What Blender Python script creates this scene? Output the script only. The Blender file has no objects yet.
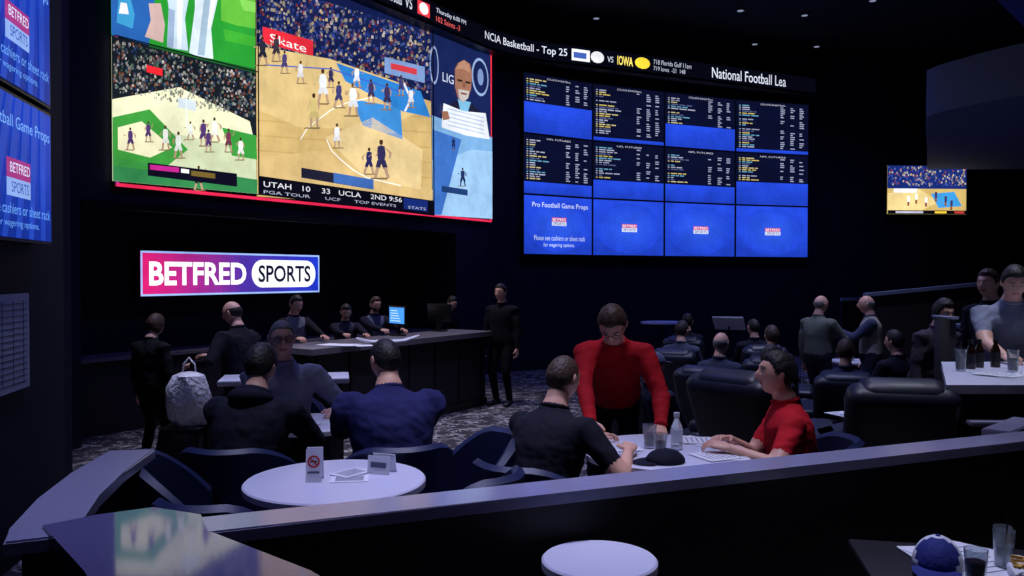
import bpy, bmesh, math, random
import numpy as np
from mathutils import Vector as V, Matrix as Mx, noise as NZ
random.seed(7)
sc=bpy.context.scene
try:
    sc.view_settings.view_transform='Standard'; sc.view_settings.look='None'
except Exception as e: print(e)

def C(r,g,b,k=1.0):
    f=lambda c:(c/255/12.92 if c/255<=.04045 else ((c/255+.055)/1.055)**2.4)*k
    return (f(r),f(g),f(b),1)
# ---------------------------------------------------------------- materials
def mat(name,rgb,rough=.6,metal=0,var=.2,scale=12,bump=0,bscale=None,spec=.5,trans=0,emit=None,es=1):
    m=bpy.data.materials.new(name); m.use_nodes=True
    nt=m.node_tree; N=nt.nodes; L=nt.links; b=N['Principled BSDF']
    b.inputs['Roughness'].default_value=rough; b.inputs['Metallic'].default_value=metal
    b.inputs['Specular IOR Level'].default_value=spec
    b.inputs['Transmission Weight'].default_value=trans
    tc=N.new('ShaderNodeTexCoord'); no=N.new('ShaderNodeTexNoise'); no.inputs['Scale'].default_value=scale
    no.inputs['Detail'].default_value=3
    L.new(tc.outputs['Object'],no.inputs['Vector'])
    mx=N.new('ShaderNodeMix'); mx.data_type='RGBA'
    c=rgb
    mx.inputs[6].default_value=(c[0]*(1-var),c[1]*(1-var),c[2]*(1-var),1)
    mx.inputs[7].default_value=(min(1,c[0]*(1+var)),min(1,c[1]*(1+var)),min(1,c[2]*(1+var)),1)
    L.new(no.outputs['Fac'],mx.inputs[0]); L.new(mx.outputs[2],b.inputs['Base Color'])
    if bump:
        n2=N.new('ShaderNodeTexNoise'); n2.inputs['Scale'].default_value=bscale or scale
        n2.inputs['Detail'].default_value=2
        L.new(tc.outputs['Object'],n2.inputs['Vector'])
        bp=N.new('ShaderNodeBump'); bp.inputs['Strength'].default_value=bump; bp.inputs['Distance'].default_value=.02
        L.new(n2.outputs['Fac'],bp.inputs['Height']); L.new(bp.outputs[0],b.inputs['Normal'])
    if emit:
        b.inputs['Emission Color'].default_value=emit; b.inputs['Emission Strength'].default_value=es
    return m
_cl={}
def cloth(r,g,b):
    k=(r,g,b)
    if k not in _cl: _cl[k]=mat('cloth_%d_%d_%d'%k,C(r,g,b),.85,bump=.35,bscale=11,spec=.2)
    return _cl[k]
def screenmat(st=1.0):
    m=bpy.data.materials.new('led_display'); m.use_nodes=True
    nt=m.node_tree; N=nt.nodes; L=nt.links; b=N['Principled BSDF']
    a=N.new('ShaderNodeAttribute'); a.attribute_name='Col'
    tc=N.new('ShaderNodeTexCoord'); no=N.new('ShaderNodeTexNoise'); no.inputs['Scale'].default_value=1.6; no.inputs['Detail'].default_value=10; no.inputs['Roughness'].default_value=.68
    L.new(tc.outputs['Object'],no.inputs['Vector'])
    mr=N.new('ShaderNodeMapRange'); mr.inputs[1].default_value=.3; mr.inputs[2].default_value=.7; mr.inputs[3].default_value=.76; mr.inputs[4].default_value=1.22
    L.new(no.outputs['Fac'],mr.inputs[0])
    vm=N.new('ShaderNodeVectorMath'); vm.operation='SCALE'; L.new(a.outputs['Color'],vm.inputs[0]); L.new(mr.outputs[0],vm.inputs['Scale'])
    b.inputs['Base Color'].default_value=(.004,.004,.006,1); b.inputs['Roughness'].default_value=.4
    b.inputs['Specular IOR Level'].default_value=.1
    L.new(vm.outputs[0],b.inputs['Emission Color']); b.inputs['Emission Strength'].default_value=st
    return m
LED=screenmat(1.25)
M_skin=mat('skin',C(226,174,150),.5,var=.08,scale=30)
M_lip=mat('lips',C(176,105,96),.5)
M_eye=mat('eye_white',C(225,225,225),.3,var=.02)
M_iris=mat('iris',C(30,22,18),.3)
HAIR={'brown':mat('hair_brown',C(64,44,32),.6,var=.3,scale=30,bump=.35,bscale=60),
      'dark':mat('hair_dark',C(28,23,22),.6,var=.3,scale=30,bump=.35,bscale=60),
      'grey':mat('hair_grey',C(120,115,112),.7,var=.25,scale=30,bump=.35,bscale=60)}
M_shoe=mat('shoe_leather',C(20,20,24),.5)
M_metal=mat('dark_metal',C(60,62,70),.35,metal=.9)
M_chair=mat('chair_vinyl',C(24,34,74),.5,var=.25,scale=8,bump=.1)
M_wood=mat('chair_leg_wood',C(30,22,20),.5)
M_recl=mat('recliner_leather',C(22,26,44),.45,var=.3,scale=6,bump=.2,bscale=8)
M_table=mat('table_laminate',C(208,210,228),.35,var=.05,scale=4)
M_ledge=mat('ledge_solid_surface',C(140,140,168),.16,var=.1,scale=40)
M_slab=mat('counter_quartz',C(92,90,130),.06,var=.25,scale=120,spec=.4)
M_dark=mat('dark_laminate',C(16,16,24),.6,var=.2)
M_wall=mat('wall_paint_dark',C(19,22,42),.75,var=.3,scale=3)
M_ceil=mat('ceiling_paint',C(9,10,20),.9,var=.3,scale=2)
M_soff=mat('soffit_paint',C(105,115,150),.8,var=.06,scale=2)
M_ctop=mat('cashier_counter_stone',C(120,116,122),.3,var=.3,scale=50)
M_cface=mat('cashier_counter_face',C(34,32,42),.5,var=.25,scale=5)
M_paper=mat('paper',C(225,228,235),.8,var=.04)
M_print=mat('print_ink',C(90,95,120),.8)
M_red=mat('red_print',C(200,30,35),.6)
M_black=mat('black_plastic',C(12,12,15),.4)
M_glass=mat('clear_glass',C(225,235,240),.05,var=.0,trans=.85)
M_beer=mat('amber_drink',C(150,80,35),.1,trans=.4)
M_cola=mat('cola_drink',C(40,20,14),.1)
M_blue=mat('cap_blue',C(30,42,120),.8,bump=.2,bscale=60)
M_white=mat('white_fabric',C(215,218,228),.8,bump=.3,bscale=30)
M_bag=mat('plastic_bag',C(245,245,250),.35,var=.06,bump=.8,bscale=25)
M_green=mat('green_label',C(60,170,80),.6)
M_fries=mat('fries',C(215,170,80),.8)

# carpet
M_floor=bpy.data.materials.new('patterned_carpet'); M_floor.use_nodes=True
nt=M_floor.node_tree; N=nt.nodes; L=nt.links; b=N['Principled BSDF']; b.inputs['Roughness'].default_value=.95
b.inputs['Specular IOR Level'].default_value=.1
tc=N.new('ShaderNodeTexCoord'); n1=N.new('ShaderNodeTexNoise'); n1.inputs['Scale'].default_value=3.2; n1.inputs['Detail'].default_value=3
L.new(tc.outputs['Object'],n1.inputs['Vector'])
mxv=N.new('ShaderNodeMix'); mxv.data_type='RGBA'; mxv.inputs[0].default_value=.32
L.new(tc.outputs['Object'],mxv.inputs[6]); L.new(n1.outputs['Color'],mxv.inputs[7])
vo=N.new('ShaderNodeTexVoronoi'); vo.feature='DISTANCE_TO_EDGE'; vo.inputs['Scale'].default_value=13
L.new(mxv.outputs[2],vo.inputs['Vector'])
cr=N.new('ShaderNodeValToRGB'); cr.color_ramp.elements[0].position=.05; cr.color_ramp.elements[0].color=C(180,174,170)
cr.color_ramp.elements[1].position=.13; cr.color_ramp.elements[1].color=C(56,54,58)
L.new(vo.outputs['Distance'],cr.inputs[0])
n3=N.new('ShaderNodeTexNoise'); n3.inputs['Scale'].default_value=5; L.new(tc.outputs['Object'],n3.inputs['Vector'])
cr2=N.new('ShaderNodeValToRGB'); cr2.color_ramp.elements[0].position=.42; cr2.color_ramp.elements[1].position=.58
L.new(n3.outputs['Fac'],cr2.inputs[0])
mm=N.new('ShaderNodeMix'); mm.data_type='RGBA'; mm.inputs[6].default_value=C(66,63,66)
L.new(cr2.outputs[0],mm.inputs[0]); L.new(cr.outputs[0],mm.inputs[7]); L.new(mm.outputs[2],b.inputs['Base Color'])

# ---------------------------------------------------------------- mesh builder
class MB:
    def __init__(s,col=False):
        s.bm=bmesh.new(); s.mats=[]; s.col=s.bm.loops.layers.float_color.new('Col') if col else None
    def mi(s,m):
        if m not in s.mats: s.mats.append(m)
        return s.mats.index(m)
    def _tag(s,faces,m):
        i=s.mi(m)
        for f in faces: f.material_index=i
    def box(s,c,sz,m,rot=None,bev=0,seg=2):
        r=bmesh.ops.create_cube(s.bm,size=1)
        vs=r['verts']
        for v in vs: v.co=V((v.co.x*sz[0],v.co.y*sz[1],v.co.z*sz[2]))
        fs=set(f for v in vs for f in v.link_faces)
        if bev:
            es=list(set(e for v in vs for e in v.link_edges))
            rb=bmesh.ops.bevel(s.bm,geom=es,offset=bev,segments=seg,affect='EDGES',profile=.5)
            fs=set(f for f in rb['faces'])|set(f for f in fs if f.is_valid)
            vs=list(set(v for f in fs for v in f.verts))
            fs=set(f for v in vs for f in v.link_faces)
        R=rot if rot else Mx.Identity(3)
        for v in vs: v.co=R@v.co+V(c)
        s._tag(fs,m)
    def loft(s,rings,m,n=12):
        vs=[]
        for c,ax,ay in rings:
            vs.append([s.bm.verts.new(V(c)+V(ax)*math.cos(2*math.pi*k/n)+V(ay)*math.sin(2*math.pi*k/n)) for k in range(n)])
        fs=[]
        for a,b in zip(vs[:-1],vs[1:]):
            for k in range(n): fs.append(s.bm.faces.new((a[k],a[(k+1)%n],b[(k+1)%n],b[k])))
        fs.append(s.bm.faces.new(vs[0][::-1])); fs.append(s.bm.faces.new(vs[-1]))
        s._tag(fs,m)
    def tube(s,pts,rad,m,n=10,flat=1.0,ref=V((0,0,1)),round_=True):
        pts=[V(p) for p in pts]
        if not hasattr(rad,'__len__'): rad=[rad]*len(pts)
        rings=[]
        for i,p in enumerate(pts):
            d=(pts[min(i+1,len(pts)-1)]-pts[max(i-1,0)]).normalized()
            rf=ref if abs(d.dot(ref))<.95 else V((0,1,0)) if abs(d.y)<.95 else V((1,0,0))
            ax=d.cross(rf).normalized(); ay=ax.cross(d)
            if round_ and i==0:
                for q,w in ((.85,.4),(.5,.8)): rings.append((p-d*rad[0]*q,ax*rad[0]*w,ay*rad[0]*w*flat))
            rings.append((p,ax*rad[i],ay*rad[i]*flat))
            if round_ and i==len(pts)-1:
                for q,w in ((.5,.8),(.85,.4)): rings.append((p+d*rad[i]*q,ax*rad[i]*w,ay*rad[i]*w*flat))
        s.loft(rings,m,n)
    def lathe(s,prof,c,m,n=28,M3=None):
        M3=M3 or Mx.Identity(3); vs=[]
        for r,z in prof:
            vs.append([s.bm.verts.new(M3@V((r*math.cos(2*math.pi*k/n),r*math.sin(2*math.pi*k/n),z))+V(c)) for k in range(n)])
        fs=[]
        for a,b in zip(vs[:-1],vs[1:]):
            for k in range(n): fs.append(s.bm.faces.new((a[k],a[(k+1)%n],b[(k+1)%n],b[k])))
        fs.append(s.bm.faces.new(vs[0][::-1])); fs.append(s.bm.faces.new(vs[-1]))
        s._tag(fs,m)
    def ball(s,c,r,m,M3=None,u=14,v=10):
        M3=M3 or Mx.Identity(3)
        q=bmesh.ops.create_uvsphere(s.bm,u_segments=u,v_segments=v,radius=1)
        for w in q['verts']: w.co=M3@V((w.co.x*r[0],w.co.y*r[1],w.co.z*r[2]))+V(c)
        s._tag(set(f for w in q['verts'] for f in w.link_faces),m)
    def prism(s,pts,z0,z1,m):
        a=[s.bm.verts.new((x,y,z0)) for x,y in pts]; b=[s.bm.verts.new((x,y,z1)) for x,y in pts]
        fs=[s.bm.faces.new(a[::-1]),s.bm.faces.new(b)]
        for k in range(len(pts)):
            j=(k+1)%len(pts); fs.append(s.bm.faces.new((a[k],a[j],b[j],b[k])))
        s._tag(fs,m)
    def quad(s,pts,m,col=None):
        f=s.bm.faces.new([s.bm.verts.new(p) for p in pts]); f.material_index=s.mi(m)
        if col is not None and s.col:
            for l in f.loops: l[s.col]=col
        return f
    def finish(s,name,loc=(0,0,0),rz=0,sharp=40,recalc=True,scale=1):
        if recalc: bmesh.ops.recalc_face_normals(s.bm,faces=s.bm.faces)
        me=bpy.data.meshes.new(name); s.bm.to_mesh(me); s.bm.free()
        for m in s.mats: me.materials.append(m)
        me.polygons.foreach_set('use_smooth',[True]*len(me.polygons))
        try: me.set_sharp_from_angle(angle=math.radians(sharp))
        except Exception as e: pass
        o=bpy.data.objects.new(name,me); sc.collection.objects.link(o)
        o.location=loc; o.rotation_euler=(0,0,math.radians(rz)); o.scale=(scale,)*3
        return o
def dup(o,loc,rz=0,scale=1):
    n=bpy.data.objects.new(o.name.split('.')[0],o.data); sc.collection.objects.link(n)
    n.location=loc; n.rotation_euler=(0,0,math.radians(rz)); n.scale=(scale,)*3
    return n
_tc={}
def text_geo(t,bold=.0):
    if (t,bold) in _tc: return _tc[(t,bold)]
    cu=bpy.data.curves.new('t','FONT'); cu.body=t; cu.size=1; cu.resolution_u=3; cu.offset=bold
    ob=bpy.data.objects.new('t',cu); sc.collection.objects.link(ob)
    dg=bpy.context.evaluated_depsgraph_get(); me=bpy.data.meshes.new_from_object(ob.evaluated_get(dg))
    vs=[(v.co.x,v.co.y) for v in me.vertices]; fs=[tuple(p.vertices) for p in me.polygons]
    bpy.data.objects.remove(ob); bpy.data.meshes.remove(me)
    x0=min(v[0] for v in vs);x1=max(v[0] for v in vs);y0=min(v[1] for v in vs);y1=max(v[1] for v in vs)
    vs=[((v[0]-x0)/(x1-x0),(v[1]-y0)/(y1-y0)) for v in vs]
    _tc[(t,bold)]=(vs,fs); return vs,fs

CAM=V((0,0,1.95)); F=820; V0=275
class Canvas(MB):
    """flat display drawn as coloured emissive pieces on a real wall plane"""
    def __init__(s,O,U,Nn,mapf=None):
        super().__init__(True); s.O=V(O); s.U=V(U).normalized(); s.N=V(Nn).normalized(); s.mapf=mapf
    def w(s,a,z,l):
        if s.mapf: return s.mapf(a,z,l)
        p=s.O+s.U*a+s.N*(.004*l); p.z=z; return p
    def P(s,pts,col,l=1):
        s.quad([s.w(a,z,l) for a,z in pts],LED,col)
    def R(s,a0,z0,a1,z1,col,l=1): s.P([(a0,z0),(a1,z0),(a1,z1),(a0,z1)],col,l)
    def E(s,a,z,ra,rz,col,l=1,n=12):
        s.P([(a+ra*math.cos(2*math.pi*k/n),z+rz*math.sin(2*math.pi*k/n)) for k in range(n)],col,l)
    def T(s,t,a0,z0,a1,z1,col,l=3,bold=.0,italic=0):
        vs,fs=text_geo(t,bold)
        W=[s.bm.verts.new(s.w(a0+(a1-a0)*x+italic*(z1-z0)*y,z0+(z1-z0)*y,l)) for x,y in vs]
        i=s.mi(LED)
        for f in fs:
            try: g=s.bm.faces.new([W[k] for k in f])
            except ValueError: continue
            g.material_index=i
            for lp in g.loops: lp[s.col]=col
    def plane_uv(s,u,v):
        r=V(((u-512)/F,1,(V0-v)/F)); t=(s.O-CAM).dot(s.N)/r.dot(s.N)
        p=CAM+r*t; return ((p-s.O).dot(s.U),p.z)
    def Q(s,pts,col,l=1): s.P([s.plane_uv(*p) for p in pts],col,l)
    def player(s,u,v,h,c1,c2=(.42,.27,.18,1),l=4,k=1):
        m=random.uniform(-.05,.05)*1; a_=random.uniform(.6,1.3); fl=random.choice((-1,1))
        q=lambda a,b:(u+fl*a*h*k,v+b*h)
        skin=c2
        s.Q([q(-.2,.0),q(.25,.0),q(.3,.04),q(-.15,.05)],tuple(x*.4 for x in C(190,160,110)[:3])+(1,),l-.5)
        s.Q([q(-.09,-.82),q(.0,-.85),q(.09,-.82),q(.11,-.62),q(.08,-.45),q(-.09,-.45),q(-.12,-.62)],c1,l)
        s.Q([q(-.11,-.46),q(.1,-.46),q(.15,-.27),q(.03,-.25),q(0,-.36),q(-.06,-.23),q(-.17,-.27)],tuple(x*.85 for x in c1[:3])+(1,),l)
        s.Q([q(.04,-.28),q(.13,-.28),q(.15*a_,-.12),q(.17*a_,0),q(.1*a_,0),q(.07*a_,-.14)],skin,l)
        s.Q([q(-.15,-.27),q(-.06,-.27),q(-.09*a_,-.12),q(-.12*a_,0),q(-.2*a_,0),q(-.16*a_,-.14)],skin,l)
        s.Q([q(.09,-.8),q(.12,-.78),q(.22*a_,-.62+m),q(.3*a_,-.7+m*4),q(.28*a_,-.74+m*4),q(.2*a_,-.66+m)],skin,l)
        s.Q([q(-.09,-.8),q(-.12,-.78),q(-.24*a_,-.66),q(-.22*a_,-.5),q(-.18*a_,-.52),q(-.18*a_,-.64)],skin,l)
        s.Q([q(-.03,-.86),q(.03,-.86),q(.05,-.92),q(.04,-.99),q(-.04,-.99),q(-.05,-.92)],C(70,42,30),l)
    def crowd(s,quad,n,cols,l=2,sz=2.2):
        (a,b,c,d)=quad
        for i in range(n):
            x=random.random();y=random.random()
            u=(a[0]*(1-x)+b[0]*x)*(1-y)+(d[0]*(1-x)+c[0]*x)*y
            v=(a[1]*(1-x)+b[1]*x)*(1-y)+(d[1]*(1-x)+c[1]*x)*y
            h=sz*random.uniform(.4,1); k=random.uniform(.25,.7); cc=random.choice(cols); cc=(cc[0]*k,cc[1]*k,cc[2]*k,1)
            s.Q([(u-h*.3,v-h*.7),(u+h*.3,v-h*.7),(u+h*.5,v),(u+h*.45,v+h*.6),(u-h*.45,v+h*.6),(u-h*.5,v)],cc,l)

# ---------------------------------------------------------------- room shell
def seg_wall(name,a,b,z0,z1,th,m=M_wall,side=1):
    a=V((a[0],a[1],0));b=V((b[0],b[1],0)); d=(b-a).normalized(); n=V((d.y,-d.x,0))*side
    mb=MB(); q=[a,b,b-n*th,a-n*th]
    mb.prism([(p.x,p.y) for p in q],z0,z1,m); return mb.finish(name)
CZ=7.3; T=.32
mb=MB(); mb.box((4,9,-.05),(24,26,.1),M_floor); mb.finish('floor')
mb=MB(); mb.box((4,9,CZ+.05),(24,26,.1),M_ceil); mb.finish('ceiling')
mb=MB(); mb.prism([(-1.5,-2.7),(-3.0,5.75),(.6,5.75),(1.0,6.3),(2.9,6.5),(3.0,7.2),(14,7.2),(14,-2.7)],.001,T,M_floor); mb.finish('floor_upper_tier')
d1=V((.542,.8405,0)); n1v=V((.8405,-.542,0)); W0=V((-4.62,9.5,0))
d2=V((.907,.421,0)).normalized(); n2v=V((d2.y,-d2.x,0)); B0=V((.22,16.5,0))
def W(s,o=0): return W0+d1*s+n1v*o
def B(s,o=0): return B0+d2*s+n2v*o
xy=lambda p:(p.x,p.y)
seg_wall('wall_left',(-1.69,-1),(-3.145,5.75),0,CZ,.25,side=1)
seg_wall('wall_left_return',(-3.2,5.75),(-6.2,5.75),0,CZ,.2,side=-1)
seg_wall('wall_left_side',(-5.95,5.75),(-5.95,7.6),0,CZ,.2,side=1)
seg_wall('wall_video',xy(W(-1.9,-.06)),xy(W(7.95,-.06)),2.8,CZ,.5)
seg_wall('wall_alcove_back',xy(W(-.6,-1.1)),xy(W(7.2,-1.1)),0,2.8,.15)
seg_wall('wall_alcove_left',xy(W(-1.9,-.06)),xy(W(-.35,-.06)),0,2.8,1.0)
seg_wall('wall_alcove_right',xy(W(6.7,-.06)),xy(W(7.95,-.06)),0,2.8,1.0)
mb=MB(); mb.prism([xy(W(-.4,-.55)),xy(W(6.8,-.55)),xy(W(6.8,-1.2)),xy(W(-.4,-1.2))],2.8,2.95,M_wall); mb.finish('ceiling_alcove')
# faceted display wall
BP=[V((.22,16.5,0)),V((1.71,17.5,0)),V((3.39,18.3,0)),V((5.19,19.1,0)),V((7.11,19.7,0))]
ext=[BP[0]+V((-.65,-.42,0))]+BP+[BP[-1]+V((.6,.17,0))]
nrm=[]
for i in range(len(ext)):
    d=(ext[min(i+1,len(ext)-1)]-ext[max(i-1,0)]).normalized(); nrm.append(V((d.y,-d.x,0)))
mb=MB(); fr_=[p-n*.13 for p,n in zip(ext,nrm)]; bk=[p-n*.35 for p,n in zip(ext,nrm)]
mb.prism([xy(p) for p in fr_]+[xy(p) for p in bk[::-1]],0,CZ,M_wall); mb.finish('wall_back')
p=fr_[-1]; seg_wall('wall_back_right',xy(p),(14.2,20.9),0,CZ,.2)
seg_wall('wall_right',(14.1,20.9),(14.1,-3),0,CZ,.2)
seg_wall('wall_rear',(14.1,-2.8),(-3,-2.8),0,CZ,.2)
mb=MB(); mb.prism([xy(W(-.35,-.02)),xy(W(6.7,-.02)),xy(W(6.7,-.06)),xy(W(-.35,-.06))],2.72,2.80,M_metal); mb.finish('trim_alcove')
mb=MB()
outer=[(9.9,19.6),(8.6,17.0),(7.4,14.7),(6.6,13.1),(6.62,12.7),(6.85,12.1),(7.18,11.5),(7.7,10.7),(8.5,9.8),(9.6,9.1),(11,8.7),(13.9,8.5)]
mb.prism(outer+[(13.9,19.6)],4.47,5.2,M_soff); mb.finish('soffit_fascia')
mb=MB(); mb.prism([(7.9,13.4),(9.3,14.9),(13.9,16),(13.9,8),(9,8)],6.4,CZ,M_soff); mb.finish('soffit_upper')

# ---------------------------------------------------------------- LED video wall
c=Canvas(W0,d1,n1v); Ws=.1; Wd=7.73; zb,zt=3.04,6.28
c.R(Ws,zb,Wd,zt,C(3,3,8),0)
for a in ((Ws-.06,zb-.06,Wd+.06,zb-.02),(Ws-.06,zt+.02,Wd+.06,zt+.06)): c.R(*a,C(225,40,80),1)
c.R(Ws-.06,zb-.06,Ws-.02,zt+.06,C(150,50,140),1); c.R(Wd+.02,zb-.06,Wd+.06,zt+.06,C(240,50,70),1)
pu=c.plane_uv
c.Q([(113,-75),(256,-38),(256,73),(113,36)],C(40,150,50),1)
c.Q([(113,-75),(165,-62),(150,46),(113,36)],C(40,95,170),2)
c.Q([(160,-60),(190,-55),(192,-10),(186,20),(189,52),(176,50),(168,48),(170,10)],C(195,214,232),3)
c.Q([(196,-53),(222,-47),(219,0),(212,30),(214,60),(200,58),(190,54),(196,10)],C(215,228,240),3)
c.Q([(170,10),(176,12),(174,50),(168,48)],C(150,170,200),4); c.Q([(205,0),(211,2),(205,57),(198,56)],C(160,185,205),4)
c.Q([(178,0),(184,2),(182,50),(178,50)],C(225,235,245),4); c.Q([(213,0),(217,0),(210,30),(208,30)],C(240,245,250),4)
c.Q([(150,5),(162,5),(166,26),(164,44),(146,38),(152,22)],C(200,170,165),3)
c.Q([(120,0),(132,0),(136,16),(134,30),(118,24)],C(60,150,200),3); c.Q([(122,4),(128,5),(130,16),(120,15)],C(225,225,235),4)
c.Q([(222,-10),(256,-5),(256,30),(238,27),(222,22)],C(95,180,60),3)
c.Q([(224,30),(256,38),(256,48),(226,42)],C(60,165,50),3); c.Q([(240,0),(256,4),(256,14),(244,12)],C(130,205,90),4)
c.Q([(150,46),(256,70),(256,74),(150,48)],C(30,90,40),3)
# lower-left game
c.Q([(113,37),(256,74),(257,194),(113,181)],C(196,206,170),1)
c.Q([(113,37),(256,74),(257,138),(113,108)],C(22,28,36),2)
crc=[C(130,130,135),C(190,185,180),C(80,90,100),C(160,90,70),C(100,130,110),C(230,225,220),C(50,80,130)]
c.crowd([(115,40),(255,76),(256,118),(115,92)],900,crc,3,2.6)
c.Q([(113,100),(180,88),(250,122),(256,150),(113,122)],C(225,226,190),3)
c.Q([(113,118),(150,110),(188,150),(160,172),(113,166)],C(60,150,60),4)
c.Q([(113,158),(257,180),(257,194),(113,181)],C(50,130,75),4)
c.Q([(118,128),(142,122),(172,148),(150,158),(118,150)],C(232,228,190),5)
c.Q([(222,128),(256,136),(257,160),(232,156)],C(55,150,60),4)
c.Q([(147,66),(163,70),(163,77),(147,73)],C(235,40,50),5)
c.Q([(186,93),(187,93),(187,130),(186,130)],C(230,235,240),6)
c.Q([(178,98),(196,102),(196,112),(178,108)],C(200,212,220),6)
for u,v,h,cc in ((165,150,24,C(230,230,225)),(178,158,26,C(225,230,225)),(203,146,26,C(80,55,110)),(214,142,24,C(235,235,230)),(228,152,23,C(110,55,75)),(148,142,20,C(80,55,110)),(198,190,24,C(25,35,35)),(240,160,22,C(230,230,225)),(190,140,18,C(225,230,225)),(130,150,22,C(80,55,110)),(208,152,22,C(80,55,110))):
    c.player(u,v,h,cc,l=7)
c.Q([(147,163),(236,174),(236,187),(147,176)],C(14,12,30),8)
c.Q([(149,165),(178,168),(178,173),(149,170)],C(190,40,140),9); c.Q([(190,171),(214,174),(214,179),(190,176)],C(110,90,40),9)
c.Q([(180,169),(188,170),(188,174),(180,173)],C(240,240,240),9)
# main game
c.Q([(257,-37),(431,16),(432,215),(257,194)],C(202,172,112),1)
for k in range(10):
    y=60+k*15; c.Q([(257,y),(431,y+12),(431,y+14),(257,y+1.6)],C(192,160,102),1.4)
c.Q([(257,-37),(431,16),(431,102),(257,50)],C(18,28,70),2)
cr2=[C(50,70,160),C(90,110,180),C(200,190,185),C(40,60,150),C(70,90,170),C(220,200,160),C(160,70,70),C(40,50,110)]
c.crowd([(258,-30),(430,20),(430,94),(258,44)],1700,cr2,3,2.9)
c.Q([(300,-20),(431,18),(431,34),(300,-4)],C(16,26,70),4)
c.Q([(263,28),(313,42),(313,57),(263,44)],C(225,45,60),5); c.T('Skate',*pu(270,43),*pu(306,42)[:1],pu(268,34)[1],C(250,245,245),6)
c.Q([(257,47),(330,60),(400,84),(420,112),(380,130),(300,128),(257,110)],C(214,186,128),4)
c.Q([(336,64),(420,92),(430,118),(402,112),(345,82)],C(45,125,200),5)
c.Q([(257,158),(330,150),(432,190),(432,200),(257,182)],C(208,178,120),4)
c.Q([(325,138),(372,118),(422,150),(420,190),(366,178)],C(220,194,140),5)
c.Q([(352,100),(400,108),(402,140),(362,126)],C(60,135,205),5)
def line(pts,wd,col,l):
    for a,b in zip(pts[:-1],pts[1:]):
        dx,dy=b[0]-a[0],b[1]-a[1]; q=math.hypot(dx,dy) or 1; nx,ny=-dy/q*wd/2,dx/q*wd/2
        c.Q([(a[0]+nx,a[1]+ny),(b[0]+nx,b[1]+ny),(b[0]-nx,b[1]-ny),(a[0]-nx,a[1]-ny)],col,l)
line([(300,140),(306,130),(318,120),(330,111),(345,104),(372,98)],1.0,C(240,240,230),6)
line([(326,140),(331,151),(340,160),(352,170),(366,178),(400,186)],1.0,C(240,240,230),6)
line([(264,66),(330,70),(398,92)],1.2,C(60,90,190),6)
c.Q([(378,0),(380,0),(380,60),(378,60)],C(20,30,80),6)
c.Q([(384,58),(424,68),(424,84),(384,74)],C(120,150,200),6); c.Q([(390,64),(416,70),(416,76),(390,70)],C(205,60,70),7)
line([(403,84),(410,100),(404,112)],2.0,C(220,222,235),7)
for u,v,h,cc in ((313,128,34,C(205,185,120)),(322,104,34,C(225,228,235)),(338,108,26,C(60,60,110)),(352,116,32,C(228,230,238)),(368,174,26,C(40,40,90)),(380,178,38,C(50,45,85)),(300,84,22,C(225,225,230)),(336,148,24,C(232,234,240)),(386,110,26,C(60,50,90)),(262,66,28,C(40,40,60)),(276,62,26,C(60,50,60)),(356,88,22,C(228,230,238)),(400,96,20,C(60,60,110)),(330,88,20,C(50,45,85)),(284,74,22,C(70,60,110)),(370,104,24,C(60,50,90)),(410,108,20,C(220,220,230))):
    c.player(u,v,h,cc,l=8)
c.Q([(257,176),(432,201),(432,216),(257,195)],C(8,8,20),9)
c.Q([(300,168),(372,180),(372,190),(300,178)],C(30,30,50),9)
c.Q([(332,173),(372,180),(372,190),(332,183)],C(60,100,170),10)
c.T('UTAH   10    33   UCLA    2ND 9:56',*pu(262,187),pu(400,190)[0],pu(262,181.5)[1],C(225,225,235),11)
c.T('PGA TOUR      UCF      TOP EVENTS      STATS',*pu(262,193.6),pu(424,200)[0],pu(262,190.4)[1],C(170,175,200),11)
c.Q([(402,198),(426,201),(426,212),(402,209)],C(20,40,110),10)
# presenter panel
c.Q([(431,16),(490,36),(491,140),(431,118)],C(22,34,82),1)
c.E(*pu(480,78),.28,.36,C(140,165,205),2,20); c.E(*pu(480,78),.24,.31,C(22,34,82),3,20); c.E(*pu(480,78),.1,.16,C(120,145,190),4)
c.E(*pu(434,66),.13,.34,C(140,160,200),2,20); c.E(*pu(434,66),.10,.29,C(22,34,82),3,20)
c.T('LIG',*pu(442,82),pu(453,82)[0],pu(442,73)[1],C(200,212,235),5)
c.Q([(440,116),(447,106),(456,101),(472,105),(482,114),(487,138),(440,124)],C(26,28,52),5)
c.Q([(457,100),(470,103),(466,116),(460,114)],C(120,180,215),6)
c.Q([(454,70),(457,64),(463,61),(469,65),(471,74),(470,90),(467,99),(462,103),(457,99),(454,88)],C(150,104,84),7)
c.Q([(455,70),(458,64),(463,61.5),(468,66),(469,74),(462,70)],C(178,132,108),8)
c.Q([(457,90),(468,92),(467,99),(462,103),(458,99)],C(185,178,174),8); c.Q([(459,93),(466,94.5),(465,96),(460,95)],C(120,60,55),9)
c.Q([(456,80),(461,81),(461,83),(456,82)],C(40,28,24),9); c.Q([(464,82),(469,83),(469,85),(464,84)],C(40,28,24),9); c.Q([(462,83),(464,84),(464,89),(461,88)],C(125,82,66),9)
c.Q([(442,104),(462,112),(484,114),(488,140),(464,136),(440,128)],C(225,230,240),10)
for i in range(5): c.Q([(446,109+i*4),(482,118+i*4),(482,119+i*4),(446,110+i*4)],C(170,185,215),11)
c.Q([(440,112),(446,112),(448,120),(441,121)],C(150,104,84),12)
c.Q([(431,116),(491,138),(491,219),(432,215)],C(120,168,215),7)
c.Q([(431,160),(450,158),(470,150),(491,152),(491,219),(432,215)],C(150,190,228),8)
c.Q([(431,130),(460,140),(452,170),(440,215),(432,215)],C(60,110,190),9)
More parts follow.
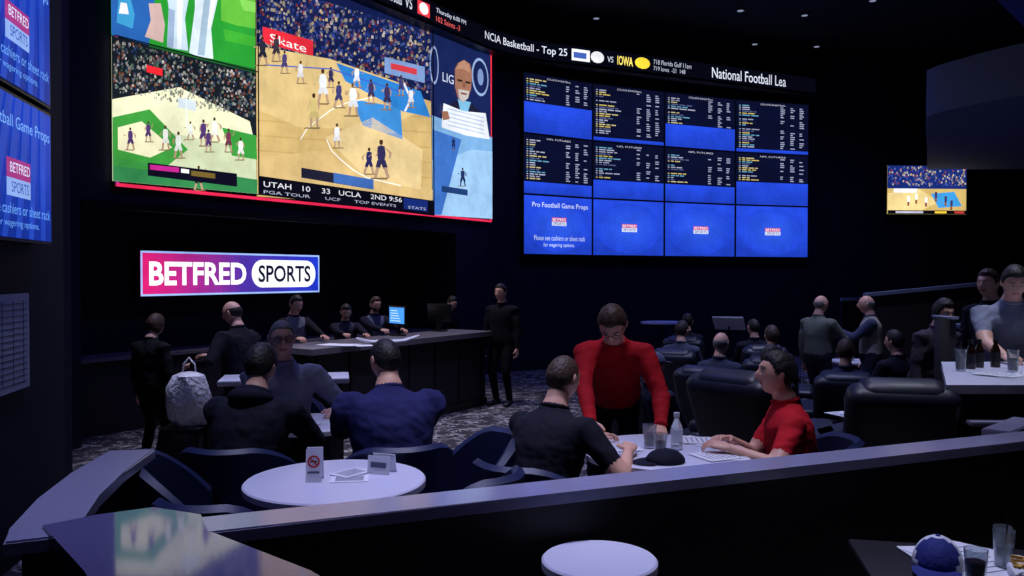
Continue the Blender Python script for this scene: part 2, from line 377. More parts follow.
for u,v,h in ((461,186,18),(452,150,12)): c.player(u,v,h,C(30,45,90),C(30,45,80),10)
c.Q([(440,186),(466,190),(466,196),(440,192)],C(30,60,110),10)
for a in ((257,-60,257,194),(431,0,432,216)):
    line([(a[0],a[1]),(a[2],a[3])],1.3,C(8,8,20),12)
line([(114,36.8),(257,73.5)],1.2,C(8,8,20),12)
c.finish('led_video_wall',recalc=False,sharp=180)
mb=MB(); 
q=[W(Ws-.08,-.01),W(Wd+.08,-.01),W(Wd+.08,-.055),W(Ws-.08,-.055)]
mb.prism([xy(p) for p in q],zb-.08,zt+.08,M_black); mb.finish('video_wall_frame')

# ---------------------------------------------------------------- odds boards (four columns of displays on a faceted wall)
BW=7.6; b0,b1=2.36,6.03; ch=(b1-b0)/3; cw=BW/4
def bmap(a,z,l):
    i=max(0,min(3,int(a/cw-1e-9))); t=a/cw-i; p=BP[i].lerp(BP[i+1],t); d=(BP[i+1]-BP[i]).normalized()
    p=p+V((d.y,-d.x,0))*(.004*l); return V((p.x,p.y,z))
c=Canvas((0,0,0),(1,0,0),(0,-1,0),mapf=bmap)
for i in range(4): c.R(i*cw+.001,b0,(i+1)*cw-.001,b1,C(4,5,14),0)
blue=C(32,66,200)
rows=[C(165,170,192),C(195,175,95),C(150,155,182),C(95,155,185),C(190,180,125)]
for col in range(4):
    for row in range(3):
        a0=col*cw+.025; a1=(col+1)*cw-.025; t=b1-row*ch-.02; bo=b1-(row+1)*ch+.02
        h=t-bo
        fill={(0,0):.52,(1,0):.06,(2,0):.42,(3,0):.06,(0,1):.2,(1,1):.32,(2,1):.32,(3,1):.44}.get((col,row),1)
        c.R(a0,bo,a1,t,C(9,13,40),1)
        if fill>0:
            g=6
            for k in range(g):
                q0=bo+h*fill*k/g; q1=bo+h*fill*(k+1)/g; s=.8+.35*k/g
                c.R(a0,q0,a1,q1,(blue[0]*s,blue[1]*s,blue[2]*s,1),2)
        if row<2:
            c.T('COLLEGE BASKETBALL' if row==0 else 'NFL FUTURES',a0+.6,t-.075,a1-.6,t-.04,C(185,185,205),3)
            n=int((1-fill)*26)
            for k in range(2,n):
                z=t-.03-h*k/26.0; cc=rows[(k*7+col*3+row)%5] if k%5 else C(80,90,130)
                if random.random()<.1: continue
                c.R(a0+.06,z,a0+.1,z+.02,cc,3)
                x=a0+.14
                for wd in range(random.choice((1,2,2,3))):
                    ww=random.uniform(.06,.2); c.R(x,z,x+ww,z+.022,cc,3); x+=ww+.03
                    if x>a0+.85: break
                for x in (1.12,1.38,1.62):
                    if random.random()<.7: c.R(a0+x,z,a0+x+random.uniform(.06,.12),z+.022,C(150,155,182),3)
        else:
            for g in range(7):
                f_=1-g/7; kk=g/7; c.E((a0+a1)/2,bo+h*.5,.85*f_,.55*f_,(blue[0]*(1+.9*kk),blue[1]*(1+.9*kk),blue[2]*(1+.28*kk),1),3+g*.3,28)
            mx_=(a0+a1)/2; mz=bo+h*.5
            if col==0:
                c.T('Pro Football Game Props',a0+.2,t-.26,a1-.12,t-.13,C(205,215,240),6)
                c.T('Please see cashiers or sheet rack',a0+.25,bo+.28,a1-.2,bo+.38,C(185,200,235),6)
                c.T('for wagering options.',a0+.5,bo+.13,a1-.5,bo+.23,C(185,200,235),6)
                mz+=.08
            c.R(mx_-.2,mz,mx_+.2,mz+.085,C(185,55,130),5.5); c.R(mx_-.2,mz-.085,mx_+.2,mz,C(200,210,240),5.5)
            c.T('BETFRED',mx_-.18,mz+.015,mx_+.18,mz+.07,C(250,250,255),6.5); c.T('SPORTS',mx_-.16,mz-.07,mx_+.16,mz-.015,C(30,40,100),6.5)
c.finish('odds_display_board',recalc=False,sharp=180)
mb=MB()
for i in range(4):
    a,b_=BP[i],BP[i+1]; d=(b_-a).normalized(); n=V((d.y,-d.x,0)); q=[a-n*.006,b_-n*.006,b_-n*.11,a-n*.11]
    mb.prism([xy(p) for p in q],b0-.06,b1+.06,M_black)
mb.finish('odds_board_frame')

# ---------------------------------------------------------------- ticker ribbon
path=[W(-1.5+.3*k,.3) for k in range(28)]
e0=path[-1]; e1=B(.9,.3); ctrl=V((-.05,16.25,0))
for k in range(1,10):
    t=k/10; path.append(e0*(1-t)**2+ctrl*2*t*(1-t)+e1*t*t)
path+= [B(.9+.3*k,.3) for k in range(23)]
cum=[0]
for a,b_ in zip(path[:-1],path[1:]): cum.append(cum[-1]+(b_-a).length)
def pathpt(s,z,l=0):
    s=max(0,min(cum[-1]-1e-4,s)); i=max(k for k in range(len(cum)) if cum[k]<=s); i=min(i,len(path)-2)
    a,b_=path[i],path[i+1]; t=(s-cum[i])/(cum[i+1]-cum[i]); p=a.lerp(b_,t); d=(b_-a).normalized()
    p=p+V((d.y,-d.x,0))*(.004*l); return V((p.x,p.y,z))
STAB=[(lambda q:512+F*q.x/q.y)(pathpt(k*.02,0)) for k in range(int(cum[-1]/.02))]
def s_at(u): return min((abs(q-u),k*.02) for k,q in enumerate(STAB))[1]
c=Canvas((0,0,0),(1,0,0),(0,-1,0),mapf=pathpt); z0,z1=6.24,6.58
for a,b_ in zip(cum[:-1],cum[1:]): c.R(a,z0,b_,z1,C(5,6,16),0)
tz0,tz1=6.31,6.50; wh=C(215,220,238)
c.T('NCIA Basketball - Top 25',s_at(485),tz0,s_at(567),tz1,wh,2)
c.R(s_at(571),tz0-.02,s_at(589),tz1+.02,C(235,238,245),2); c.R(s_at(573),tz0+.03,s_at(586),tz1-.04,C(60,90,170),3)
c.E((s_at(597)),6.41,.16,.12,C(225,225,230),2)
c.T('VS',s_at(607),tz0+.03,s_at(613),tz1-.04,wh,2)
c.T('IOWA',s_at(617),tz0,s_at(632),tz1,C(250,225,110),2,bold=.02); c.E(s_at(642),6.41,.19,.12,C(250,215,60),2)
c.T('718 Florida Gulf 11am',s_at(653),6.42,s_at(690),6.52,C(180,185,205),2); c.T('719 Iowa  -21  148',s_at(653),6.29,s_at(684),6.38,C(180,185,205),2)
c.T('National Football Lea',s_at(711),tz0-.02,s_at(785),tz1+.02,wh,2)
c.T('Thursday 6:00 PM',s_at(436),6.42,s_at(466),6.52,C(200,205,225),2); c.T('102 Saints -3',s_at(436),6.29,s_at(460),6.38,C(225,90,90),2)
c.R(s_at(418),tz0-.02,s_at(430),tz1+.02,C(230,60,70),2); c.E(s_at(424),6.41,.12,.1,C(240,240,245),3)
c.T('VS',s_at(405),tz0,s_at(412),tz1,wh,2)
c.T('510 Dallas',s_at(388),tz0,s_at(402),tz1,wh,2)
c.finish('ticker_ribbon_display',recalc=False,sharp=180)
mb=MB()
for a,b_ in zip(path[:-1],path[1:]):
    d=(b_-a).normalized(); n=V((d.y,-d.x,0)); q=[a-n*.005,b_-n*.005,b_-n*.27,a-n*.27]
    mb.prism([xy(p) for p in q],z0-.05,z1+.06,M_black)
mb.finish('ticker_housing')

# ---------------------------------------------------------------- wall tv
tva=V((9.15,20.03,0)); tvd=V((1,.08,0)).normalized(); tvn=V((tvd.y,-tvd.x,0))
c=Canvas(tva,tvd,tvn); w_,h0,h1=2.02,3.44,4.62
c.R(0,h0,w_,h1,C(205,175,105),1)
c.R(0,h0+.62,w_,h1,C(20,40,110),2)
for i in range(340):
    x=random.uniform(0,w_-.05); z=random.uniform(h0+.68,h1-.05); k=random.uniform(.4,.9); cc=random.choice(cr2); c.R(x,z,x+.035,z+.045,(cc[0]*k,cc[1]*k,cc[2]*k,1),3)
c.P([(0,h0+.5),(.8,h0+.62),(1.3,h0+.3),(.7,h0),(0,h0)],C(230,205,140),4)
c.P([(1.1,h0+.5),(1.7,h0+.55),(1.9,h0+.2),(1.3,h0+.15)],C(60,150,215),5)
c.R(.15,h0+.52,.75,h0+.62,C(235,235,240),5)
for x,z in ((.5,.3),(.7,.35),(.95,.28),(1.2,.4),(1.45,.3),(1.6,.2)):
    c.R(x,h0+z,x+.06,h0+z+.14,random.choice((C(240,240,245),C(60,50,90))),6); c.R(x,h0+z-.1,x+.05,h0+z,C(130,80,60),6)
c.R(0,h0,w_,h0+.09,C(8,8,20),7); c.R(1.2,h0+.02,1.5,h0+.07,C(240,200,60),8); c.R(1.7,h0+.02,1.95,h0+.07,C(200,60,60),8); c.R(.2,h0+.02,.9,h0+.07,C(180,180,200),8)
c.finish('wall_television',recalc=False,sharp=180)
mb=MB(); q=[tva-tvd*.03-tvn*.003,tva+tvd*(w_+.03)-tvn*.003,tva+tvd*(w_+.03)-tvn*.1,tva-tvd*.03-tvn*.1]
mb.prism([xy(p) for p in q],h0-.03,h1+.03,M_black); mb.finish('television_housing')

# ---------------------------------------------------------------- left wall screens
ld=V((-.216,1,0)).normalized(); ln=V((ld.y,-ld.x,0)); L0=V((-2.75,3.94,0))+ln*.1-ld*.13
mb=MB(); dk=.55
for k,(z0,z1) in enumerate(((2.16,2.95),(3.02,3.81))):
    c=Canvas(L0,ld,ln)
    for g in range(10):
        q0=z0+(z1-z0)*g/10; q1=z0+(z1-z0)*(g+1)/10; s=(.75+.05*g)*dk
        c.R(0,q0,1.4,q1,(blue[0]*s*.6,blue[1]*s,blue[2]*s*1.05,1),0)
    for i in range(6):
        c.P([(.2+i*.2,z0),(.28+i*.2,z0),(.65+i*.13,z1),(.55+i*.13,z1)],C(28,62,170),1)
    c.T('Pro Football Game Props',.2,z1-.2,1.34,z1-.11,C(110,160,235),3)
    c.R(.66,z0+.33,1.02,z0+.44,C(150,45,120),2); c.R(.66,z0+.23,1.02,z0+.33,C(130,160,220),2)
    c.T('BETFRED',.69,z0+.36,.99,z0+.415,C(210,215,245),4); c.T('SPORTS',.71,z0+.25,.97,z0+.31,C(20,50,150),4)
    c.T('Please see cashiers or sheet rack',.22,z0+.13,1.34,z0+.19,C(95,150,230),3)
    c.T('for wagering options.',.5,z0+.05,1.15,z0+.1,C(95,150,230),3)
    c.finish('wall_display_screen',recalc=False,sharp=180)
    q=[L0-ld*.02-ln*.004,L0+ld*1.42-ln*.004,L0+ld*1.42-ln*.09,L0-ld*.02-ln*.09]
    mb.prism([xy(p) for p in q],z0-.02,z1+.02,M_black)
mb.finish('display_screen_housing')
mb=MB(); P0=V((-2.745,3.94,0))+ln*.02
q=[P0+ld*.1,P0+ld*1.1,P0+ld*1.1-ln*.02,P0+ld*.1-ln*.02]
mb.prism([xy(p) for p in q],1.27,1.84,M_paper)
for i in range(14):
    z=1.78-i*.036; q=[P0+ld*.14+ln*.002,P0+ld*1.06+ln*.002,P0+ld*1.06,P0+ld*.14]
    mb.prism([xy(p) for p in q],z,z+.003,M_print)
for i in range(6):
    a=.2+i*.16; q=[P0+ld*a+ln*.002,P0+ld*(a+.004)+ln*.002,P0+ld*(a+.004),P0+ld*a]
    mb.prism([xy(p) for p in q],1.3,1.8,M_print)
mb.finish('posted_odds_sheet')

# ---------------------------------------------------------------- illuminated sign
S0=V((-4.93,10.8,0)); c=Canvas(S0+n1v*.06,d1,n1v); sw,z0,z1=3.17,1.67,2.27
def grad(x):
    a=C(205,30,110);b_=C(70,45,150);d=C(20,50,190)
    if x<.5: t=x/.5; return tuple(a[i]*(1-t)+b_[i]*t for i in range(3))+(1,)
    t=(x-.5)/.5; return tuple(b_[i]*(1-t)+d[i]*t for i in range(3))+(1,)
for i in range(30): c.R(sw*i/30,z0,sw*(i+1)/30,z1,grad(i/30),1)
for a in ((0,z0,sw,z0+.025),(0,z1-.025,sw,z1),(0,z0,.025,z1),(sw-.025,z0,sw,z1)): c.R(*a,C(150,180,240),2)
c.T('BETFRED',.12,z0+.14,1.70,z1-.14,C(250,248,252),3,bold=.03)
pts=[]; ra=.2; x0,x1,y0,y1=1.80,3.08,z0+.09,z1-.09
for cx,cz,a0 in ((x1-ra,y1-ra,0),(x0+ra,y1-ra,90),(x0+ra,y0+ra,180),(x1-ra,y0+ra,270)):
    for k in range(7):
        a=math.radians(a0+15*k); pts.append((cx+ra*math.cos(a),cz+ra*math.sin(a)))
c.P(pts,C(240,242,250),3)
c.T('SPORTS',1.92,z0+.17,2.97,z1-.17,C(14,16,40),4,bold=.02)
c.finish('illuminated_sign',recalc=False,sharp=180)
mb=MB(); q=[S0+n1v*.055,S0+d1*sw+n1v*.055,S0+d1*sw-n1v*.1,S0-n1v*.1]
mb.prism([xy(p) for p in q],z0-.02,z1+.02,M_black); mb.finish('sign_housing')

# ---------------------------------------------------------------- cashier counter
mb=MB()
def band(s0,s1,o0,o1,z0,z1,m): mb.prism([xy(W(s0,o0)),xy(W(s1,o0)),xy(W(s1,o1)),xy(W(s0,o1))],z0,z1,m)
c0,c1=1.12,4.65
band(c0,c1,2.02,1.45,0,1.04,M_cface); band(c0-.06,c1+.06,2.14,1.35,1.04,1.11,M_ctop)
band(c0,c1,2.05,2.0,.0,.12,M_black)
for k in range(7): s=c0+.1+k*.55; band(s,s+.02,2.035,2.0,.14,1.02,M_metal)
mb.finish('cashier_counter')
mb=MB()
band(-.3,6.6,-.55,-1.08,0,.9,M_cface); band(-.32,6.6,-.5,-1.09,.9,.94,M_ctop)
mb.finish('back_cabinet')
def monitor(p,rz,col=(70,150,240)):
    mb=MB(True); mb.box((0,0,.01),(.2,.16,.02),M_black,bev=.005); mb.box((0,.02,.1),(.04,.03,.18),M_black)
    mb.box((0,0,.28),(.42,.03,.26),M_black,bev=.006)
    mb.quad([(-.19,-.0165,.17),(.19,-.0165,.17),(.19,-.0165,.39),(-.19,-.0165,.39)],LED,C(*col))
    for i in range(5): mb.quad([(-.16,-.018,.2+i*.035),(.1-i*.02,-.018,.2+i*.035),(.1-i*.02,-.018,.21+i*.035),(-.16,-.018,.21+i*.035)],LED,C(200,225,250))
    return mb.finish('computer_monitor',p,rz,recalc=False)
monitor(tuple(W(3.2,1.55))[:2]+(1.11,),-50)
monitor(tuple(W(4.2,1.5))[:2]+(1.11,),150,(40,80,160))
mb=MB()
for k in range(4): mb.box((k*.16,.02*k,.004+.002*k),(.2,.28,.004),M_paper,rot=Mx.Rotation(.3*k,3,'Z'))
mb.finish('betting_slips',tuple(W(1.6,1.85))[:2]+(1.111,),-30)
mb=MB()
mb.tube([(-.42,0,.09),(-.25,.02,.04),(0,0,.03),(.22,.02,.03),(.42,0,.08)],[.03,.05,.06,.05,.03],M_white,flat=.4)
mb.finish('folded_towel',(-1.5,9.95,1.11),40)
mb=MB(); mb.box((0,0,.48),(1.05,.4,.96),M_cface,bev=.01); mb.box((0,0,.985),(1.15,.48,.05),M_table,bev=.012)
mb.box((0,-.205,.5),(.9,.01,.7),M_dark); mb.finish('podium_counter',(-2.1,7.6,0),12)
mb=MB()
prof=[(.02,0),(.14,.0),(.18,.08),(.19,.2),(.17,.34),(.13,.44),(.06,.47)]
mb.lathe(prof,(0,0,0),M_bag,18)
for v in mb.bm.verts:
    a=math.atan2(v.co.y,v.co.x); v.co.x*=1+.16*math.sin(5*a+v.co.z*9); v.co.y*=.8+.14*math.cos(4*a+v.co.z*13)
mb.tube([(-.06,0,.44),(-.05,0,.54),(0,0,.6),(.05,0,.54),(.06,0,.44)],.008,M_bag)
mb.finish('plastic_shopping_bag',(-2.86,7.25,.62))
mb=MB(); mb.box((0,0,.3),(.34,.34,.6),M_dark,bev=.02); mb.box((0,0,.61),(.36,.36,.02),M_metal,bev=.005); mb.finish('waste_bin',(-2.88,7.25,0))

# ---------------------------------------------------------------- foreground parapets
LK=.789; LZ=1.2
def wall_cap(name,pts,width,zt=LZ,cap=.04,body=.1,mcap=M_ledge):
    mb=MB(); P=[V((x*LK,y*LK,0)) for x,y in pts]
    def off(o):
        r=[]
        for i,p in enumerate(P):
            d=(P[min(i+1,len(P)-1)]-P[max(i-1,0)]).normalized(); r.append(p+V((d.y,-d.x,0))*o)
        return r
    a,b_=off(width/2),off(-width/2); mb.prism([xy(p) for p in a]+[xy(p) for p in b_[::-1]],zt-cap,zt,mcap)
    a,b_=off(body/2),off(-body/2); mb.prism([xy(p) for p in a]+[xy(p) for p in b_[::-1]],T,zt-cap,M_dark)
    es=[e for e in mb.bm.edges if all(v.co.z>zt-.001 for v in e.verts)]
    bmesh.ops.bevel(mb.bm,geom=es,offset=.006,segments=2,affect='EDGES')
    return mb.finish(name)
wall_cap('parapet_wall',[(-1.28,3.07),(.4,3.76),(2.0,4.41),(3.9,5.19)],.17)
wall_cap('parapet_wall',[(2.95,4.98),(3.4,5.4)],.13,zt=LZ+.005)
wall_cap('parapet_wall',[(-2.07,4.45),(-2.0,3.95),(-1.9,3.5),(-1.77,3.1),(-1.7,2.95)],.19)
mb=MB(); sl=[(-1.76,3.06),(-1.62,3.2),(-1.45,3.3),(-1.22,3.2),(-1.12,3.0),(-.64,2.59),(-.35,2.25),(-.2,1.9),(-.75,1.75),(-1.0,2.1),(-1.36,2.59)]
sl=[(x*LK,y*LK) for x,y in sl]
mb.prism(sl,LZ-.04,LZ+.01,M_slab)
inn=[(x*.96-.03,y*.97+.05) for x,y in sl]; mb.prism(inn,T,LZ-.04,M_dark)
mb.finish('drink_rail_counter')

# ---------------------------------------------------------------- furniture
def round_table(name,loc,r,h,base=.6):
    mb=MB(); mb.lathe([(r-.02,h-.035),(r,h-.03),(r,h-.006),(r-.006,h)],(0,0,0),M_table,56)
    mb.lathe([(.1,h-.05),(.11,h-.034)],(0,0,0),M_metal,20)
    mb.lathe([(.03,.03),(.03,h-.05)],(0,0,0),M_metal,16)
    mb.lathe([(r*base,0),(r*base,.015),(r*base*.8,.025),(.05,.045)],(0,0,0),M_metal,36)
    return mb.finish(name,loc)
TT=T+.75
round_table('round_table',(-.76,3.52,T),.386,.75)
round_table('round_table',(.776,4.11,T),.42,.75)
round_table('round_table',(-1.2,4.9,T),.32,.75)
round_table('side_table',(.284,2.65,T),.188,.71)
round_table('high_top_table',(2.87,15.6,0),.42,1.06)
round_table('side_table',(4.8,11.5,0),.3,.75)
mb=MB(); mb.box((0,0,.635),(.74,.5,.03),M_dark,bev=.01); mb.lathe([(.03,.03),(.03,.62)],(0,0,0),M_metal,16); mb.lathe([(.22,0),(.22,.02),(.05,.04)],(0,0,0),M_metal,28)
mb.finish('cocktail_table',(1.56,2.72,T),-12)

def tub_chair(top=.95,sh=.45,R1=.235):
    mb=MB()
    mb.box((0,.02,sh-.06),(.46,.46,.12),M_chair,bev=.035,seg=3)
    mb.box((0,0,sh-.14),(.42,.42,.05),M_wood,bev=.01)
    n=18; R2=R1+.05
    ring=[]
    for k in range(n+1):
        a=math.radians(180-5+ (190)*k/n)
        t=abs(k/n-.5)*2
        zt=top-(top-.64)*max(0,(t-.35)/.65)**1.4
        ca,sa=math.cos(a),math.sin(a)
        tilt=.04*(1-t)
        ring.append([V((R1*ca,R1*sa+.02,sh-.12)),V(((R1)*ca,(R1+tilt)*sa+.02,zt-.02)),V(((R1+.025)*ca,(R1+.025+tilt)*sa+.02,zt)),V((R2*ca,(R2+tilt)*sa+.02,zt-.02)),V((R2*ca,R2*sa+.02,sh-.14))])
    vs=[[mb.bm.verts.new(p) for p in r] for r in ring]; fs=[]
    for a,b_ in zip(vs[:-1],vs[1:]):
        for k in range(5): fs.append(mb.bm.faces.new((a[k],a[(k+1)%5],b_[(k+1)%5],b_[k])))
    fs.append(mb.bm.faces.new(vs[0][::-1])); fs.append(mb.bm.faces.new(vs[-1])); mb._tag(fs,M_chair)
    for x in (-1,1):
        for y in (-1,1): mb.tube([(x*.17,y*.17,sh-.14),(x*.21,y*.2,.012)],[.02,.012],M_wood,8,round_=False)
    return mb
CH=tub_chair(.86).finish('dining_chair',(-1.38,3.56,T),-75)
def chair(x,y,rz): return dup(CH,(x,y,T),rz)
chair(-1.02,3.0,-18); chair(-.24,3.3,62); chair(-.24,3.95,115)
CH2=tub_chair(.80,R1=.26).finish('dining_chair',(.12,3.8,T),-38)
def chair2(x,y,rz): return dup(CH2,(x,y,T),rz)
def recliner():
    mb=MB()
    mb.box((0,0,.2),(.62,.72,.24),M_recl,bev=.04); mb.box((0,.05,.4),(.54,.66,.18),M_recl,bev=.07,seg=4)
    for x in (-1,1):
        mb.box((x*.36,.0,.32),(.16,.8,.52),M_recl,bev=.06,seg=4); mb.box((x*.36,.02,.6),(.19,.76,.1),M_recl,bev=.045,seg=4)
    R=Mx.Rotation(math.radians(24),3,'X')
    mb.box((0,-.42,.68),(.6,.2,.7),M_recl,rot=R,bev=.08,seg=4); mb.box((0,-.5,.92),(.48,.2,.24),M_recl,rot=R,bev=.08,seg=4)
    mb.box((0,-.35,.62),(.52,.14,.34),M_recl,rot=R,bev=.06,seg=4)
    mb.box((0,.42,.3),(.54,.1,.34),M_recl,bev=.04,seg=3)
    for x in (-1,1):
        for y in (-.3,.3): mb.lathe([(.03,0),(.03,.09)],(x*.27,y,0),M_wood,10)
    return mb
RC=recliner().finish('recliner_chair',(1.75,5.45,T),-48)
recl=[(2.35,5.15,-15,T),(4.1,8.8,20,0),(2.2,8.6,-35,0),(3.05,9.6,-20,0),(2.2,10.6,-25,0),(3.3,11.2,0,0),(1.25,7.15,-50,0),(2.35,7.4,-45,0),(3.3,8.1,-20,0),(2.7,12.6,-20,0)]
for x,y,r,z in recl: dup(RC,(x,y,z),r)

# ---------------------------------------------------------------- right bar
BZ=1.34
mb=MB(); q=[(2.5,4.62),(4.6,4.62),(4.7,5.7),(3.06,5.7)]
mb.prism(q,T,BZ-.05,M_dark)
mb.prism([(2.41,4.54),(4.65,4.54),(4.75,5.76),(3.02,5.76)],BZ-.05,BZ,M_table)
mb.box((3.55,4.56,1.13),(2.05,.13,.03),M_ledge,bev=.008); mb.box((3.55,4.612,.75),(2.0,.02,.6),M_cface)
mb.finish('bar_counter')
mb=MB(); mb.box((3.13,5.92,.98),(.05,.22,1.32),M_cface,bev=.008); mb.box((3.13,5.92,1.645),(.07,.25,.02),M_ledge,bev=.005); mb.finish('divider_panel')
mb=MB(); mb.box((7.4,12.4,.08),(4.8,7.2,.16),M_floor); mb.finish('raised_platform')
def rail(name,a,b_,th=.12):
    a=V(a);b_=V(b_); mb=MB(); d=(b_-a); h=d.copy(); h.z=0; h.normalize(); n=V((h.y,-h.x,0))*th/2
    def slab(n,z0f,z1f,m):
        vs=[mb.bm.verts.new(V((p.x,p.y,0))+s*n+V((0,0,z))) for p,zz in ((a,a.z),(b_,b_.z)) for s in (-1,1) for z in (z0f(zz),z1f(zz))]
        v=vs; fs=[(0,1,3,2),(4,6,7,5),(0,4,5,1),(2,3,7,6),(1,5,7,3),(0,2,6,4)]
        mb._tag([mb.bm.faces.new([v[i] for i in f]) for f in fs],m)
    slab(n,lambda z:0,lambda z:z-.05,M_dark); slab(n*1.6,lambda z:z-.05,lambda z:z,M_soff)
    mb.finish(name)
rail('half_wall',(5.2,12.1,1.68),(7.4,11.6,1.92)); rail('half_wall',(5.1,9.9,1.35),(6.9,9.3,1.45)); rail('half_wall',(5.7,14.2,1.55),(9.0,13.6,1.6))

# ---------------------------------------------------------------- small props
def tent_card(name,p,rz,w,h,nosmoke=False):
    mb=MB(); a=math.radians(9)
    for s in (-1,1):
        mb.box((0,s*.028,h/2),(w,.004,h),M_paper,rot=Mx.Rotation(s*a,3,'X'))
    if nosmoke:
        R=Mx.Rotation(-a,3,'X'); 
        n=24
        for k in range(n):
            t0=2*math.pi*k/n; t1=2*math.pi*(k+1)/n
            def q(r,t): 
                return R@V((r*math.cos(t),-.004,h*.12+r*math.sin(t)))+V((0,-.028,h/2))
            mb.quad([q(.026,t0),q(.026,t1),q(.019,t1),q(.019,t0)],M_red)
        def q2(x,z): return R@V((x,-.0045,h*.12+z))+V((0,-.028,h/2))
        mb.quad([q2(-.018,.014),q2(-.014,.018),q2(.018,-.014),q2(.014,-.018)],M_red)
        mb.quad([q2(-.015,-.003),q2(.015,-.003),q2(.015,.003),q2(-.015,.003)],M_black)
        mb.quad([q2(-.025,-.05),q2(.025,-.05),q2(.025,-.04),q2(-.025,-.04)],M_print)
    else:
        mb.box((0,-.031,h*.5),(w*.7,.003,h*.3),M_print,rot=Mx.Rotation(-a,3,'X'))
    return mb.finish(name,p,rz)
tent_card('no_smoking_sign',(-.845,3.5,TT),5,.066,.14,True)
tent_card('table_tent_card',(-.58,3.64,TT),-20,.11,.08)
def papers(name,p,rz,n=3,sz=(.18,.24)):
    mb=MB(); random.seed(int(p[0]*100)+n)
    for k in range(n):
        R=Mx.Rotation(random.uniform(-.6,.6),3,'Z'); o=V((random.uniform(-.06,.06)*n/2,random.uniform(-.05,.05)*n/2,.002+.003*k))
        mb.box(o,(sz[0],sz[1],.0015),M_paper,rot=R)
        for j in range(7): mb.box(o+R@V((0,sz[1]*(.36-.11*j),.001)),(sz[0]*.75,.005,.0008),M_print,rot=R)
    return mb.finish(name,p,rz)
papers('betting_sheets',(-.73,3.56,TT),20,2,(.16,.11))
papers('betting_sheets',(.50,4.18,TT),10,2); papers('betting_sheets',(.95,4.3,TT),60,2); papers('betting_sheets',(1.0,3.95,TT),100,2)
papers('betting_sheets',(2.95,4.95,BZ),10,3); papers('betting_sheets',(3.3,5.0,BZ),50,3); papers('betting_sheets',(-1.18,4.9,TT),0,2)
papers('food_wrapper_papers',(1.55,2.74,T+.65),30,3,(.26,.34))
def glass(name,p,r=.035,h=.14,drink=M_beer,straw=False):
    mb=MB(); n=20
    mb.lathe([(r*.8,0),(r,h),(r*.93,h),(r*.72,.012)],(0,0,0),M_glass,n)
    mb.lathe([(r*.7,.014),(r*.84,h*.62)],(0,0,0),drink,n)
    if straw: mb.tube([(0,0,.02),(.02,.01,h*1.35)],.003,M_black,6)
    return mb.finish(name,p)
glass('drinking_glass',(.70,4.16,TT),.036,.12); glass('drinking_glass',(.73,4.02,TT),.032,.1,M_cola)
def bottle(p,m=M_glass,cap=M_white):
    mb=MB(); mb.lathe([(.028,0),(.03,.01),(.03,.11),(.02,.14),(.013,.155),(.013,.17)],(0,0,0),m,18); mb.lathe([(.0155,.165),(.0155,.187)],(0,0,0),cap,14)
    mb.lathe([(.0305,.04),(.0308,.1)],(0,0,0),M_paper if m is M_glass else M_dark,18)
    return mb.finish('water_bottle' if m is M_glass else 'beer_bottle',p)
bottle((.83,4.12,TT))
for i,(x,y) in enumerate(((2.98,5.32),(3.08,5.4),(3.2,5.42))): bottle((x,y,BZ),M_cola,M_metal)
for x,y in ((2.85,5.2),(3.4,5.3),(3.15,5.15),(3.45,4.95)): glass('drinking_glass',(x,y,BZ))
glass('drinking_glass',(1.49,2.62,T+.65),.036,.1,M_cola); glass('drinking_glass',(1.64,2.72,T+.65),.034,.13,M_glass,True); glass('drinking_glass',(1.72,2.86,T+.65),.03,.1,M_beer)
def cap_obj(p,rz,m1,m2):
    mb=MB()
    q=bmesh.ops.create_uvsphere(mb.bm,u_segments=24,v_segments=12,radius=1)
    for v in q['verts']:
        z=max(v.co.z,-.05); v.co=V((v.co.x*.08,v.co.y*.095,z*.1))
    mb._tag(set(f for v in q['verts'] for f in v.link_faces),m1)
    for f in mb.bm.faces:
        c_=f.calc_center_median()
        if c_.y>.02 and abs(c_.x)<.06: f.material_index=mb.mi(m2)
    rings=[]
    for k in range(6):
        t=k/5; y=.07+.09*t; w=.074*math.sqrt(max(0.05,1-(t*.95)**2)); rings.append((V((0,y,.008-.012*t)),V((w,0,0)),V((0,0,.004))))
    mb.loft(rings,m2,14); mb.ball((0,0,.1),(.008,.008,.005),m2)
    return mb.finish('baseball_cap',p,rz)
cap_obj((1.42,2.72,T+.662),150,M_white,M_blue)
o=cap_obj((.72,3.84,TT+.006),100,cloth(20,22,40),cloth(20,22,40)); o.scale=(1,1,.6)
mb=MB(); mb.box((0,0,.02),(.18,.12,.04),M_paper,bev=.01)
random.seed(3)
for k in range(26): mb.box((random.uniform(-.07,.07),random.uniform(-.04,.04),.045+random.random()*.02),(.05,.008,.008),M_fries,rot=Mx.Rotation(random.uniform(0,3),3,'Z')@Mx.Rotation(random.uniform(-.3,.3),3,'Y'))
mb.finish('fries_basket',(1.68,2.58,T+.655),-20)
mb=MB(); mb.box((0,0,.585),(.46,.36,.03),M_dark,bev=.01); mb.lathe([(.03,.02),(.03,.57)],(0,0,0),M_metal,12); mb.lathe([(.18,0),(.18,.02)],(0,0,0),M_metal,20)
mb.finish('snack_table',(2.62,6.0,T),0)
papers('magazine_stack',(2.55,6.0,T+.6),20,3); mb=MB(); mb.box((0,0,.03),(.12,.16,.06),M_green,bev=.02); mb.finish('snack_packet',(2.68,6.0,T+.61),30)
glass('drinking_glass',(2.45,5.95,T+.6)); glass('drinking_glass',(4.75,11.45,.75))
papers('betting_sheets',(4.85,11.55,.75),0,2)
